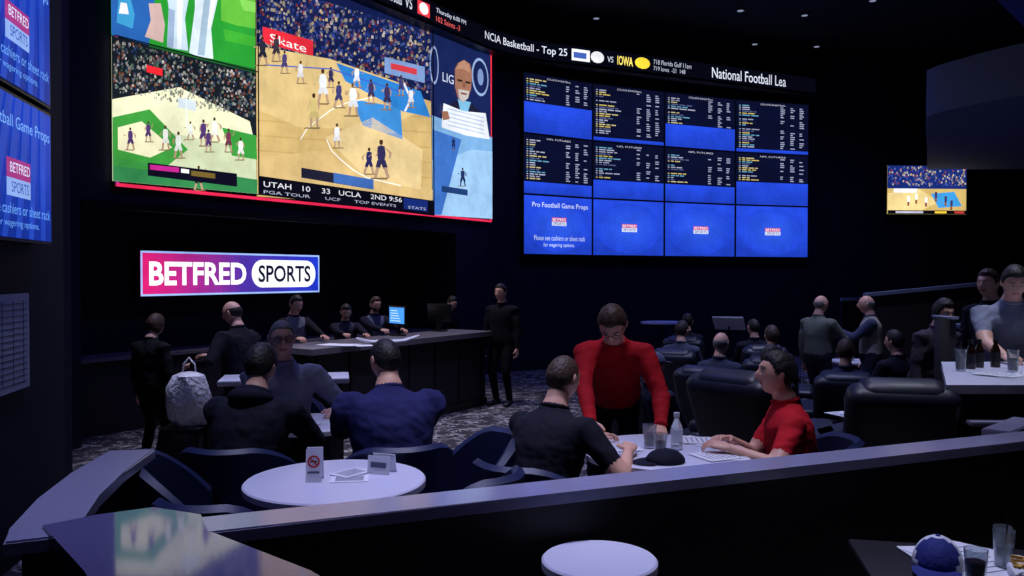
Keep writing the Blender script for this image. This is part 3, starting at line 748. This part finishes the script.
mb=MB(); mb.box((0,0,1.15),(.5,.03,.34),M_paper,rot=Mx.Rotation(.9,3,'X'),bev=.004); mb.lathe([(.015,.02),(.015,1.1)],(0,0,0),M_metal,10); mb.lathe([(.2,0),(.2,.02)],(0,0,0),M_metal,20)
mb.finish('reading_stand',(3.6,13.6,0),-25)

# ---------------------------------------------------------------- people
def ik(a,t,l1,l2,pole):
    d=t-a; L_=d.length; L_=min(L_,(l1+l2)*.995); d=d.normalized(); t=a+d*L_
    x=(l1*l1-l2*l2+L_*L_)/(2*L_); h=math.sqrt(max(0,l1*l1-x*x)); p=pole-d*pole.dot(d); p.normalize()
    return a+d*x+p*h,t
def sstep(a,b,x): t=max(0,min(1,(x-a)/(b-a))); return t*t*(3-2*t)
def head(mb,c,R,s,skin,hair,style,glasses=False,beard=False,capm=None,lod=1):
    nl,nt=(48,32) if lod else (28,20)
    def shape(d):
        x,y,z=d.x*.078,d.y*.098,d.z*.115
        if z<0:
            t=-z/.115; x*=1-.26*t**1.6; 
            if y<0: y*=1-.42*t; 
            else: y*=1-.08*t
        if y>.03:
            ax=abs(x)
            y-=.010*math.exp(-((ax-.031)/.015)**2-((z-.014)/.013)**2)
            y+=.005*math.exp(-(ax/.04)**2-((z-.038)/.012)**2)
            y+=(.024*sstep(.03,-.024,z)*sstep(-.045,-.03,z))*math.exp(-(x/.0115)**2)
            y+=.006*math.exp(-(x/.022)**2-((z+.056)/.009)**2)
            y+=.010*math.exp(-(x/.022)**2-((z+.098)/.016)**2)
        return V((x,y,z))
    def sph(fn,m,filt=None):
        rows=[]
        for i in range(nt+1):
            th=math.pi*i/nt; rr=[]
            for j in range(nl):
                ph=2*math.pi*j/nl; d=V((math.sin(th)*math.sin(ph),math.sin(th)*math.cos(ph),math.cos(th)))
                rr.append(mb.bm.verts.new(c+R@(fn(d)*s)))
                if i in (0,nt): break
            rows.append(rr)
        fs=[]
        for i in range(nt):
            a,b_=rows[i],rows[i+1]
            for j in range(nl):
                k=(j+1)%nl
                if len(a)==1: f=mb.bm.faces.new((a[0],b_[j],b_[k]))
                elif len(b_)==1: f=mb.bm.faces.new((a[j],b_[0],a[k]))
                else: f=mb.bm.faces.new((a[j],b_[j],b_[k],a[k]))
                fs.append(f)
        mb._tag(fs,m); return fs
    fs=sph(shape,skin)
    Ri=R.transposed(); li=mb.mi(M_lip); hi=mb.mi(hair)
    for f in fs:
        p=Ri@(f.calc_center_median()-c)/s
        if p.y>.06 and abs(p.x)<.024 and abs(p.z+.056)<.007: f.material_index=li
        elif beard and p.y>-.01 and p.z<-.035 and not(abs(p.x)<.02 and p.z>-.07): f.material_index=hi
    for sx in (-1,1):
        mb.ball(c+R@(V((sx*.030,.077,.013))*s),(.0120*s,.0120*s,.0085*s),M_eye,R,u=10,v=8)
        mb.ball(c+R@(V((sx*.030,.0865,.013))*s),(.0055*s,.004*s,.0055*s),M_iris,R,u=8,v=6)
        mb.tube([c+R@(V((sx*.016,.093,.033))*s),c+R@(V((sx*.032,.091,.038))*s),c+R@(V((sx*.048,.078,.032))*s)],.0032*s,hair,6)
        E=R@Mx.Rotation(sx*.3,3,'Z')
        mb.ball(c+R@(V((sx*.080,-.004,.002))*s),(.007*s,.018*s,.03*s),skin,E,u=10,v=8)
        mb.ball(c+R@(V((sx*.084,-.002,.004))*s),(.004*s,.011*s,.02*s),skin,E,u=8,v=6)
        if glasses:
            n=14; pts=[c+R@(V((sx*.032+.021*math.cos(2*math.pi*k/n),.1,.012+.016*math.sin(2*math.pi*k/n)))*s) for k in range(n+1)]
            mb.tube(pts,.002*s,M_black,5,round_=False)
            mb.tube([c+R@(V((sx*.053,.098,.016))*s),c+R@(V((sx*.084,.0,.016))*s)],.002*s,M_black,5)
    if glasses: mb.tube([c+R@(V((-.011,.101,.016))*s),c+R@(V((.011,.101,.016))*s)],.002*s,M_black,5)
    def lerp_tab(y,tab):
        for (y0,v0),(y1,v1) in zip(tab[:-1],tab[1:]):
            if y0>=y>=y1: return v0+(v1-v0)*(y0-y)/(y0-y1)
        return tab[-1][1]
    TAB={'short':([(1,.068),(.6,.066),(.42,.045),(.28,.008),(.12,-.008),(-.05,.004),(-.3,-.04),(-.6,-.068),(-1,-.072)],1.12),
         'crop':([(1,.074),(.6,.072),(.42,.055),(.28,.02),(.1,.0),(-.1,.01),(-.4,-.035),(-1,-.062)],1.06),
         'long':([(1,.072),(.55,.066),(.35,-.02),(.1,-.09),(-1,-.115)],1.16),
         'ring':([(1,.09),(.3,.03),(.1,-.005),(-.1,.0),(-.4,-.04),(-1,-.062)],1.055)}
    def hf(d):
        p=shape(d)
        tab,th=TAB[style]; lim=lerp_tab(d.y,tab)
        t=sstep(lim-.008,lim+.010,p.z)
        if style=='ring': t*=(1-sstep(.035,.06,p.z))*(1-sstep(.1,.4,d.y))
        k=.90+(th-.90)*t; wob=1+(.016*math.sin(13*d.x+7*d.z)*math.cos(11*d.y)+.008*math.sin(29*d.x+17*d.y))*t*(1 if style in('short','long') else .4)
        q=p*k*wob
        if style=='long' and p.z<-.03: q.x*=1.12
        if style in('short','long'): q.z+=.008*t; q.z+=.006*t*sstep(.3,.9,d.y)
        return q
    if style!='bald': sph(hf,hair)
    if capm:
        def cf(d):
            p=shape(d); t=sstep(.02,.035,p.z); k=.9+.25*t; return p*k
        sph(cf,capm)
        rings=[]
        for k in range(6):
            t=k/5; y=.085+.085*t; w=.068*math.sqrt(max(.05,1-(t*.95)**2)); rings.append((c+R@(V((0,y,.045-.015*t))*s),R@V((w*s,0,0)),R@V((0,0,.004*s))))
        mb.loft(rings,capm,12)
def hand(mb,w,f,pn,side,s,skin,curl=1.0):
    f=f.normalized(); pn=(pn-f*pn.dot(f)).normalized(); side=(side-f*side.dot(f)-pn*side.dot(pn)).normalized()
    rg=[]
    for t,a,b_ in ((-.02,.026,.02),(.0,.027,.019),(.03,.036,.017),(.07,.041,.015),(.09,.038,.012)):
        rg.append((w+f*t*s,side*a*s,pn*b_*s))
    mb.loft(rg,skin,12)
    for k,(o,l,r) in enumerate(((.03,.07,.0085),(.0105,.078,.0088),(-.0095,.072,.0084),(-.0285,.057,.0076))):
        p=w+(f*.08+side*o)*s; pts=[p]; a=math.radians(12*curl)
        for sg in (.45,.32,.26):
            p=p+(f*math.cos(a)+pn*math.sin(a)+side*o*1.5)*l*sg*s; pts.append(p); a+=math.radians(30*curl)
        mb.tube(pts,[r*s,r*.95*s,r*.88*s,r*.7*s],skin,7)
    p=w+(f*.022+side*.028)*s; q=p+(f*.028+side*.026+pn*.008)*s; r=q+(f*.03+side*.01+pn*.012)*s
    mb.tube([p,q,r],[.013*s,.011*s,.008*s],skin,7)
def person(name,x,y,face,s=1.0,sit=False,seat=.43,lean=0,sidelean=0,lh=None,rh=None,hy=0,hp=0,shirt=(30,30,40),pants=(22,24,34),
           skin=None,hair='dark',style='short',sleeve='long',build=1.0,glasses=False,beard=False,capm=None,lod=1,ankles=None,z=0,twist=0,curl=1.0,belly=1.0,vest=None,hood=False,hunch=0):
    skin=skin or M_skin; shirtm=cloth(*shirt); pm=cloth(*pants); hm=HAIR[hair]
    fr=math.radians(face); Rw=Mx.Rotation(fr,3,'Z'); O=V((x,y,z))
    tl=lambda p:(Rw.transposed()@(V(p)-O))
    a=math.radians(lean); up=V((math.sin(math.radians(sidelean)),math.sin(a),math.cos(a))).normalized()
    P=V((0,0,(seat+.10*s) if sit else .93*s))
    X=V((1,0,0)); tw=Mx.Rotation(math.radians(twist),3,'Z'); Xs=tw@X
    up2=(up+V((0,(.06 if sit else .03)+hunch,0))).normalized()
    def sp(h):
        hh=h*s; 
        if h<=.25: return P+up*hh
        return P+up*.25*s+up2*(hh-.25*s)
    NB=sp(.51); neckd=(up2*.45+V((0,.14+.25*math.sin(math.radians(max(0,hp))),.7))).normalized()
    HC=NB+neckd*.135*s+V((0,.01,0))
    tb=MB(); lf=1.12 if sleeve=='long' else 1.0
    prof=[(-.10,.12,.11),(-.03,.17,.13),(.04,.17,.132),(.12,.162,.13),(.2,.162,.125),(.3,.178,.13),(.38,.19,.128),(.43,.185,.112),(.47,.15,.092),(.50,.10,.076),(.53,.068,.066),(.57,.058,.06)]
    rg=[]
    for h,rx,ry in prof:
        t=max(0,min(1,h/.4)); xs=(X*(1-t)+Xs*t).normalized(); u_=up if h<.25 else up2; yf=u_.cross(xs).normalized()
        bb=belly if .0<=h<=.3 else 1
        nb=build if h<.46 else 1+(build-1)*.5
        rg.append((sp(h)+yf*(ry*(bb-1)*.6*s),xs*rx*s*nb,yf*ry*s*(1+(nb-1)*.8)*(bb)))
    tb.loft(rg,shirtm,20)
    tb.tube([NB-neckd*.02*s,HC-neckd*.03*s],[.06*s,.058*s],shirtm,14)
    sh=.175*s*build; SC=sp(.445)
    arms=[]
    for sg,tg in ((-1,lh),(1,rh)):
        S=SC+Xs*sg*sh-up2*.01*s
        if tg is None: t=S+V((sg*.07*s,.05,-.54*s)) if not sit else P+V((sg*.13*s,.30*s,.10*s))
        else: t=tl(tg)
        pole=V((sg*.6,-.5,-.6)) 
        E,Wr=ik(S,t,.295*s,.255*s,pole)
        k=(.5*build+.5)*lf
        tb.tube([S-Xs*sg*.04*s,S,S.lerp(E,.5),E],[.062*s*k,.068*s*k,.058*s*k,.048*s*k],shirtm,12)
        e2=.004 if sleeve=='long' else -.002
        tb.tube([E,E.lerp(Wr,.35),Wr],[(.044+e2)*s*k,(.042+e2)*s*k,(.029+e2)*s],shirtm,12)
        arms.append((sg,S,E,Wr))
    legs=[]
    for i,sg in enumerate((-1,1)):
        H=P+X*sg*.092*s-V((0,0,.02))
        if ankles: A=tl(ankles[i])
        elif sit: A=V((sg*.13*s,.40*s,.085*s))
        else: A=V((sg*.11*s,-.01,.085*s))
        K,A=ik(H,A,.435*s,.42*s,V((sg*.12,1,.25 if sit else 0)))
        k=.5*build+.5
        tb.tube([H,H.lerp(K,.5),K],[.092*s*k,.08*s*k,.063*s],shirtm,14)
        tb.tube([K,K.lerp(A,.35),A],[.062*s,.06*s,.048*s],shirtm,14)
        legs.append((sg,H,K,A))
    bmesh.ops.recalc_face_normals(tb.bm,faces=tb.bm.faces)
    me=bpy.data.meshes.new('tmp'); tb.bm.to_mesh(me); tb.bm.free()
    ob=bpy.data.objects.new('tmp',me); sc.collection.objects.link(ob)
    md=ob.modifiers.new('r','REMESH'); md.mode='VOXEL'; md.voxel_size=.012 if lod else .02
    sm=ob.modifiers.new('s','SMOOTH'); sm.iterations=6; sm.factor=.5
    dg=bpy.context.evaluated_depsgraph_get(); m2=bpy.data.meshes.new_from_object(ob.evaluated_get(dg))
    bpy.data.objects.remove(ob); bpy.data.meshes.remove(me)
    nf=len(m2.polygons); cen=np.zeros(nf*3); m2.polygons.foreach_get('center',cen); cen=cen.reshape(-1,3)
    mb=MB(); si=mb.mi(shirtm); pi_=mb.mi(pm); ki=mb.mi(skin)
    vi=mb.mi(cloth(*vest)) if vest else si
    S_=[(sp(.06),sp(.40),.14*s,vi),(sp(-.06),sp(.0),.14*s,pi_),(sp(.40)-Xs*.1*s,sp(.40)+Xs*.1*s,.09*s,vi),(NB+neckd*.035*s,HC,.060*s,ki),(NB-neckd*.03*s,NB+neckd*.01*s,.064*s,si)]
    for sg,S,E,Wr in arms:
        if sleeve=='long': S_+=[(S,E,.06*s,si),(E,Wr,.045*s,si)]
        else: S_+=[(S,S.lerp(E,.62),.062*s,si),(S.lerp(E,.75),E,.05*s,ki),(E,Wr,.04*s,ki)]
    for sg,H,K,A in legs: S_+=[(H,K,.078*s,pi_),(K,A,.052*s,pi_)]
    best=np.full(nf,1e9); idx=np.zeros(nf,int)
    for a_,b_,r,mi_ in S_:
        a_=np.array(a_);b_=np.array(b_);ab=b_-a_; t=np.clip(((cen-a_)@ab)/(ab@ab),0,1); dd=np.linalg.norm(cen-(a_+t[:,None]*ab),axis=1)-r
        m_=dd<best; best[m_]=dd[m_]; idx[m_]=mi_
    m2.polygons.foreach_set('material_index',idx.astype(np.int32))
    if lod:   # cloth folds
        nv=len(m2.vertices); co_=np.zeros(nv*3); m2.vertices.foreach_get('co',co_); co_=co_.reshape(-1,3)
        no_=np.zeros(nv*3); m2.vertex_normals.foreach_get('vector',no_); no_=no_.reshape(-1,3)
        sk=set()
        for p_ in m2.polygons:
            if idx[p_.index]==ki: sk.update(p_.vertices)
        amp=np.zeros(nv)
        for i in range(nv):
            if i in sk: continue
            X_,Y_,Z_=co_[i]; q=V((X_*7+x*7,Y_*7+y*3,Z_*12+X_*6))
            amp[i]=NZ.noise(q)*.007+abs(NZ.noise(q*2.1))*.008-.002
        co_+=no_*amp[:,None]; m2.vertices.foreach_set('co',co_.ravel()); m2.update()
    mb.bm.from_mesh(m2); bpy.data.meshes.remove(m2)
    # collar
    n=18; xs=neckd.cross(V((0,1,0))).normalized() if abs(neckd.y)<.9 else X; ys=neckd.cross(xs).normalized()
    cp=[NB+neckd*.022*s+xs*.066*s*math.cos(2*math.pi*k/n)+ys*.068*s*math.sin(2*math.pi*k/n) for k in range(n+1)]
    mb.tube(cp,.011*s,shirtm,8,round_=False)
    if hood:
        yb=ys if ys.y<0 else -ys
        for rr,dz,th in ((.085,.0,.035),(.10,-.03,.045)):
            hp_=[NB+neckd*(.01+dz)*s+yb*.03*s+xs*rr*s*math.cos(t_)+yb*rr*s*math.sin(t_) for t_ in [math.pi*k/12 for k in range(13)]]
            mb.tube(hp_,[th*s*(.5+.5*math.sin(math.pi*k/12)) for k in range(13)],shirtm,10)
    for sg,S,E,Wr in arms:
        f=(Wr-E).normalized(); hang=f.z<-.75
        pn=V((-sg,0,0)) if hang else V((-sg*.25,0,-1)); side=V((0,1,0)) if hang else V((-sg,0,0))
        ff=f if hang else (f*.5+V((f.x,f.y,0)).normalized()*.5)
        hand(mb,Wr,ff,pn,side,s*1.0,skin,curl)
        if sleeve=='long': mb.tube([Wr-f*.03*s,Wr+f*.004*s],[.038*s,.036*s],shirtm,12,round_=False)
    for sg,H,K,A in legs:
        fd=V((sg*.15,1,0)).normalized(); sx=V((fd.y,-fd.x,0)); zz=A.z-.085*s
        rg=[]
        for t,w,h in ((-.075,.02,.025),(-.06,.034,.045),(-.02,.04,.05),(.04,.042,.042),(.1,.047,.032),(.16,.042,.025),(.19,.02,.015)):
            rg.append((V((A.x,A.y,zz+h*s))+fd*t*s,sx*w*s,V((0,0,h*s))))
        mb.loft(rg,M_shoe,12)
    R=Mx.Rotation(math.radians(hy),3,'Z')@Mx.Rotation(-math.radians(hp),3,'X')
    head(mb,HC+V((0,.008,.0))+R@V((0,.012,.03))*s,R,s,skin,hm,style,glasses,beard,capm,lod)
    return mb.finish(name,(x,y,z),face,recalc=False,sharp=180)
HT=TT+.035
# --- around table two
person('man_in_red_sweater',.63,5.02,172,.95,lean=42,hp=52,hy=-10,shirt=(170,20,32),pants=(24,26,40),hair='brown',style='short',glasses=True,lh=(.80,4.40,HT+.03),rh=(.42,4.36,HT+.03),build=1.0,z=T)
person('man_in_black_shirt',.12,3.82,-34,.95,sit=True,lean=14,seat=.42,hunch=.1,shirt=(22,24,36),hair='brown',style='crop',sleeve='short',lh=(.42,4.26,HT),rh=(.56,3.93,HT),build=1.1,hy=-8,hp=12,belly=1.2,z=T)
person('man_in_red_tshirt',1.46,4.22,82,.93,sit=True,seat=.40,lean=4,shirt=(195,28,42),hair='dark',style='short',sleeve='short',lh=(1.06,4.0,HT),rh=(1.12,4.22,HT),hp=-6,hy=6,build=1.06,z=T)
chair2(1.47,4.22,82)
# --- group at left
person('man_in_dark_hoodie',-1.38,4.2,-4,.97,sit=True,seat=.42,lean=14,hunch=.12,shirt=(28,30,44),style='short',build=1.16,lh=(-1.42,4.72,HT),rh=(-1.18,4.72,HT),hy=-10,hp=12,belly=1.2,z=T,hood=True)
chair2(-1.38,4.18,-4)
person('man_in_blue_shirt',-.61,4.26,20,1.0,sit=True,seat=.42,lean=12,hunch=.12,shirt=(40,42,92),style='crop',build=1.3,lh=(-.92,4.78,HT),rh=(-.72,4.82,HT),hy=18,hp=8,belly=1.3,z=T)
chair2(-.6,4.22,20)
person('man_with_glasses',-1.50,5.36,192,1.0,sit=True,seat=.46,lean=8,shirt=(150,152,170),hair='grey',style='crop',glasses=True,lh=(-1.1,5.1,HT),rh=(-1.35,5.0,HT),hy=10,hp=6,build=1.1,z=T)
chair2(-1.51,5.38,192)
# --- standing customers
person('woman_in_black_coat',-3.62,8.2,-25,.90,shirt=(18,18,24),pants=(16,16,20),hair='brown',style='long',hp=12,build=1.12)
person('bald_man_in_suit',-2.62,7.95,60,.99,shirt=(24,24,34),style='ring',hair='dark',hy=18,hp=14,rh=(-3.0,8.15,1.15),lh=(-3.02,7.75,1.1),build=1.12,belly=1.15,lean=6)
# --- cashiers
person('cashier',-2.83,10.61,225,.98,shirt=(24,24,32),vest=(105,108,124),hair='dark',hp=14,lh=(-2.35,10.3,1.17),rh=(-2.65,10.1,1.17),lod=1,glasses=True)
person('cashier',-2.32,11.4,200,.9,shirt=(30,30,44),vest=(60,62,80),hair='dark',hp=20,lod=0,lh=(-1.95,11.0,1.15),rh=(-2.2,10.85,1.15))
person('cashier',-2.0,11.86,215,.95,shirt=(30,32,50),vest=(95,100,130),hair='brown',hp=10,lod=0,beard=True,lh=(-1.5,11.5,1.17),rh=(-1.75,11.3,1.17))
person('cashier',-1.1,13.4,230,.94,shirt=(20,22,34),hair='dark',hp=20,lod=0,lean=10)
person('standing_security_guard',-.14,12.3,150,1.05,shirt=(14,15,24),pants=(12,13,20),hair='dark',lod=0,build=1.15)
# --- far lounge pair
person('man_in_olive_sweater',3.92,10.5,-60,.98,shirt=(100,106,98),pants=(40,44,60),hair='grey',style='ring',rh=(4.3,10.55,1.2),lod=0,build=1.15,belly=1.3,hy=-10)
person('man_in_beige_vest',4.6,10.5,70,.98,shirt=(60,66,92),vest=(160,155,146),pants=(40,44,60),hair='grey',style='ring',lh=(4.2,10.55,1.25),lod=0,build=1.12)
# --- bar right
person('man_in_grey_shirt',3.70,6.12,160,1.0,shirt=(130,136,155),hair='dark',style='short',lean=14,hp=22,lh=(3.64,5.64,BZ+.05),rh=(3.40,5.64,BZ+.05),build=1.15,sleeve='short',z=T)
person('man_at_bar',3.98,6.8,120,.97,shirt=(36,38,52),hair='brown',lod=1,z=T)
person('woman_at_bar',3.36,6.55,190,.84,shirt=(70,60,74),hair='dark',style='long',lod=1,z=T,hp=15,lean=8)
# --- seated lounge spectators
spect=[(2.2,8.6,-35,(60,64,84),'grey','ring',None,0,.46),(3.05,9.6,-20,(36,38,52),'brown','short',None,0,.46),(2.2,10.6,-25,(70,76,96),'dark','short',None,0,.46),
 (4.1,8.8,20,(30,30,44),'dark','short',None,0,.46),(3.3,11.2,0,(28,30,46),'dark','crop',None,0,.46),(2.7,12.6,-20,(34,36,54),'dark','short',None,0,.46),
 (1.25,7.15,-50,(44,48,66),'brown','crop',cloth(110,114,140),0,.38),(2.35,7.4,-45,(34,36,52),'dark','short',None,0,.42),(3.3,8.1,-20,(50,54,76),'brown','short',None,0,.42)]
for i,(x,y,f,sh_,h_,st,cp,z,se) in enumerate(spect):
    person('seated_spectator',x,y,f,1.0,sit=True,seat=se,lean=-8,shirt=sh_,hair=h_,style=st,capm=cp,lod=0,hy=random.uniform(-20,25),z=z)

# ---------------------------------------------------------------- lamps
M_lamp=mat('lamp_lens',C(120,125,150),.3,emit=(.6,.7,1,1),es=.35)
def downlight(x,y,power=0,col=(.6,.65,1),ang=70,blend=.8,z=CZ):
    mb=MB(); mb.lathe([(.1,-.03),(.1,0)],(0,0,0),M_black,20); mb.lathe([(.06,-.034),(.06,-.02)],(0,0,0),M_lamp,20)
    o=mb.finish('ceiling_downlight',(x,y,z))
    if power:
        l=bpy.data.lights.new('downlight_lamp','SPOT'); l.energy=power; l.color=col; l.spot_size=math.radians(ang); l.spot_blend=blend; l.shadow_soft_size=.12
        q=bpy.data.objects.new('downlight_lamp',l); sc.collection.objects.link(q); q.location=(0,0,-.06); q.parent=o
for x,y in ((1.75,17.1),(4.6,16.6),(5.6,19),(7.1,19.2),(6.0,16.9)): downlight(x,y)
downlight(-.76,3.45,640,(.66,.68,1),36); downlight(.9,4.2,720,(.72,.70,1),42)
downlight(-.95,2.2,230,(.42,.38,1),34); downlight(.5,2.6,200,(.45,.42,1),44)
downlight(1.5,2.8,380,(.7,.75,1),30)
downlight(0,8.5,600,(.66,.66,1),70); downlight(3.0,8.3,600,(.45,.5,1),80); downlight(3.4,5.2,800,(.75,.8,1),34)
downlight(-2.6,7.8,760,(.74,.74,1),46); downlight(-1.6,11.2,850,(.78,.72,.9),60); downlight(4.3,11,650,(.65,.68,1),56)
downlight(-1.9,4.3,160,(.6,.65,1),60); downlight(10,12,500,(.5,.55,1),90,z=4.47)  # left-hand lamp is an added, unseen fill to brighten the posted odds sheet
for x,y in ((1.5,14),(-2,7),(7,16)): downlight(x,y,260,(.16,.2,1),150,1)  # added wide blue fill lamps, invented to lift the dark walls
w=bpy.data.worlds.new('World'); sc.world=w; w.use_nodes=True
w.node_tree.nodes['Background'].inputs[0].default_value=(.02,.03,.1,1); w.node_tree.nodes['Background'].inputs[1].default_value=.3
# ---------------------------------------------------------------- camera
cd=bpy.data.cameras.new('camera'); cd.sensor_width=36; cd.lens=F/1024*36; cd.clip_end=100
co=bpy.data.objects.new('camera',cd); sc.collection.objects.link(co); co.location=CAM
co.rotation_euler=(math.radians(90)-math.atan(13/F),0,0); sc.camera=co
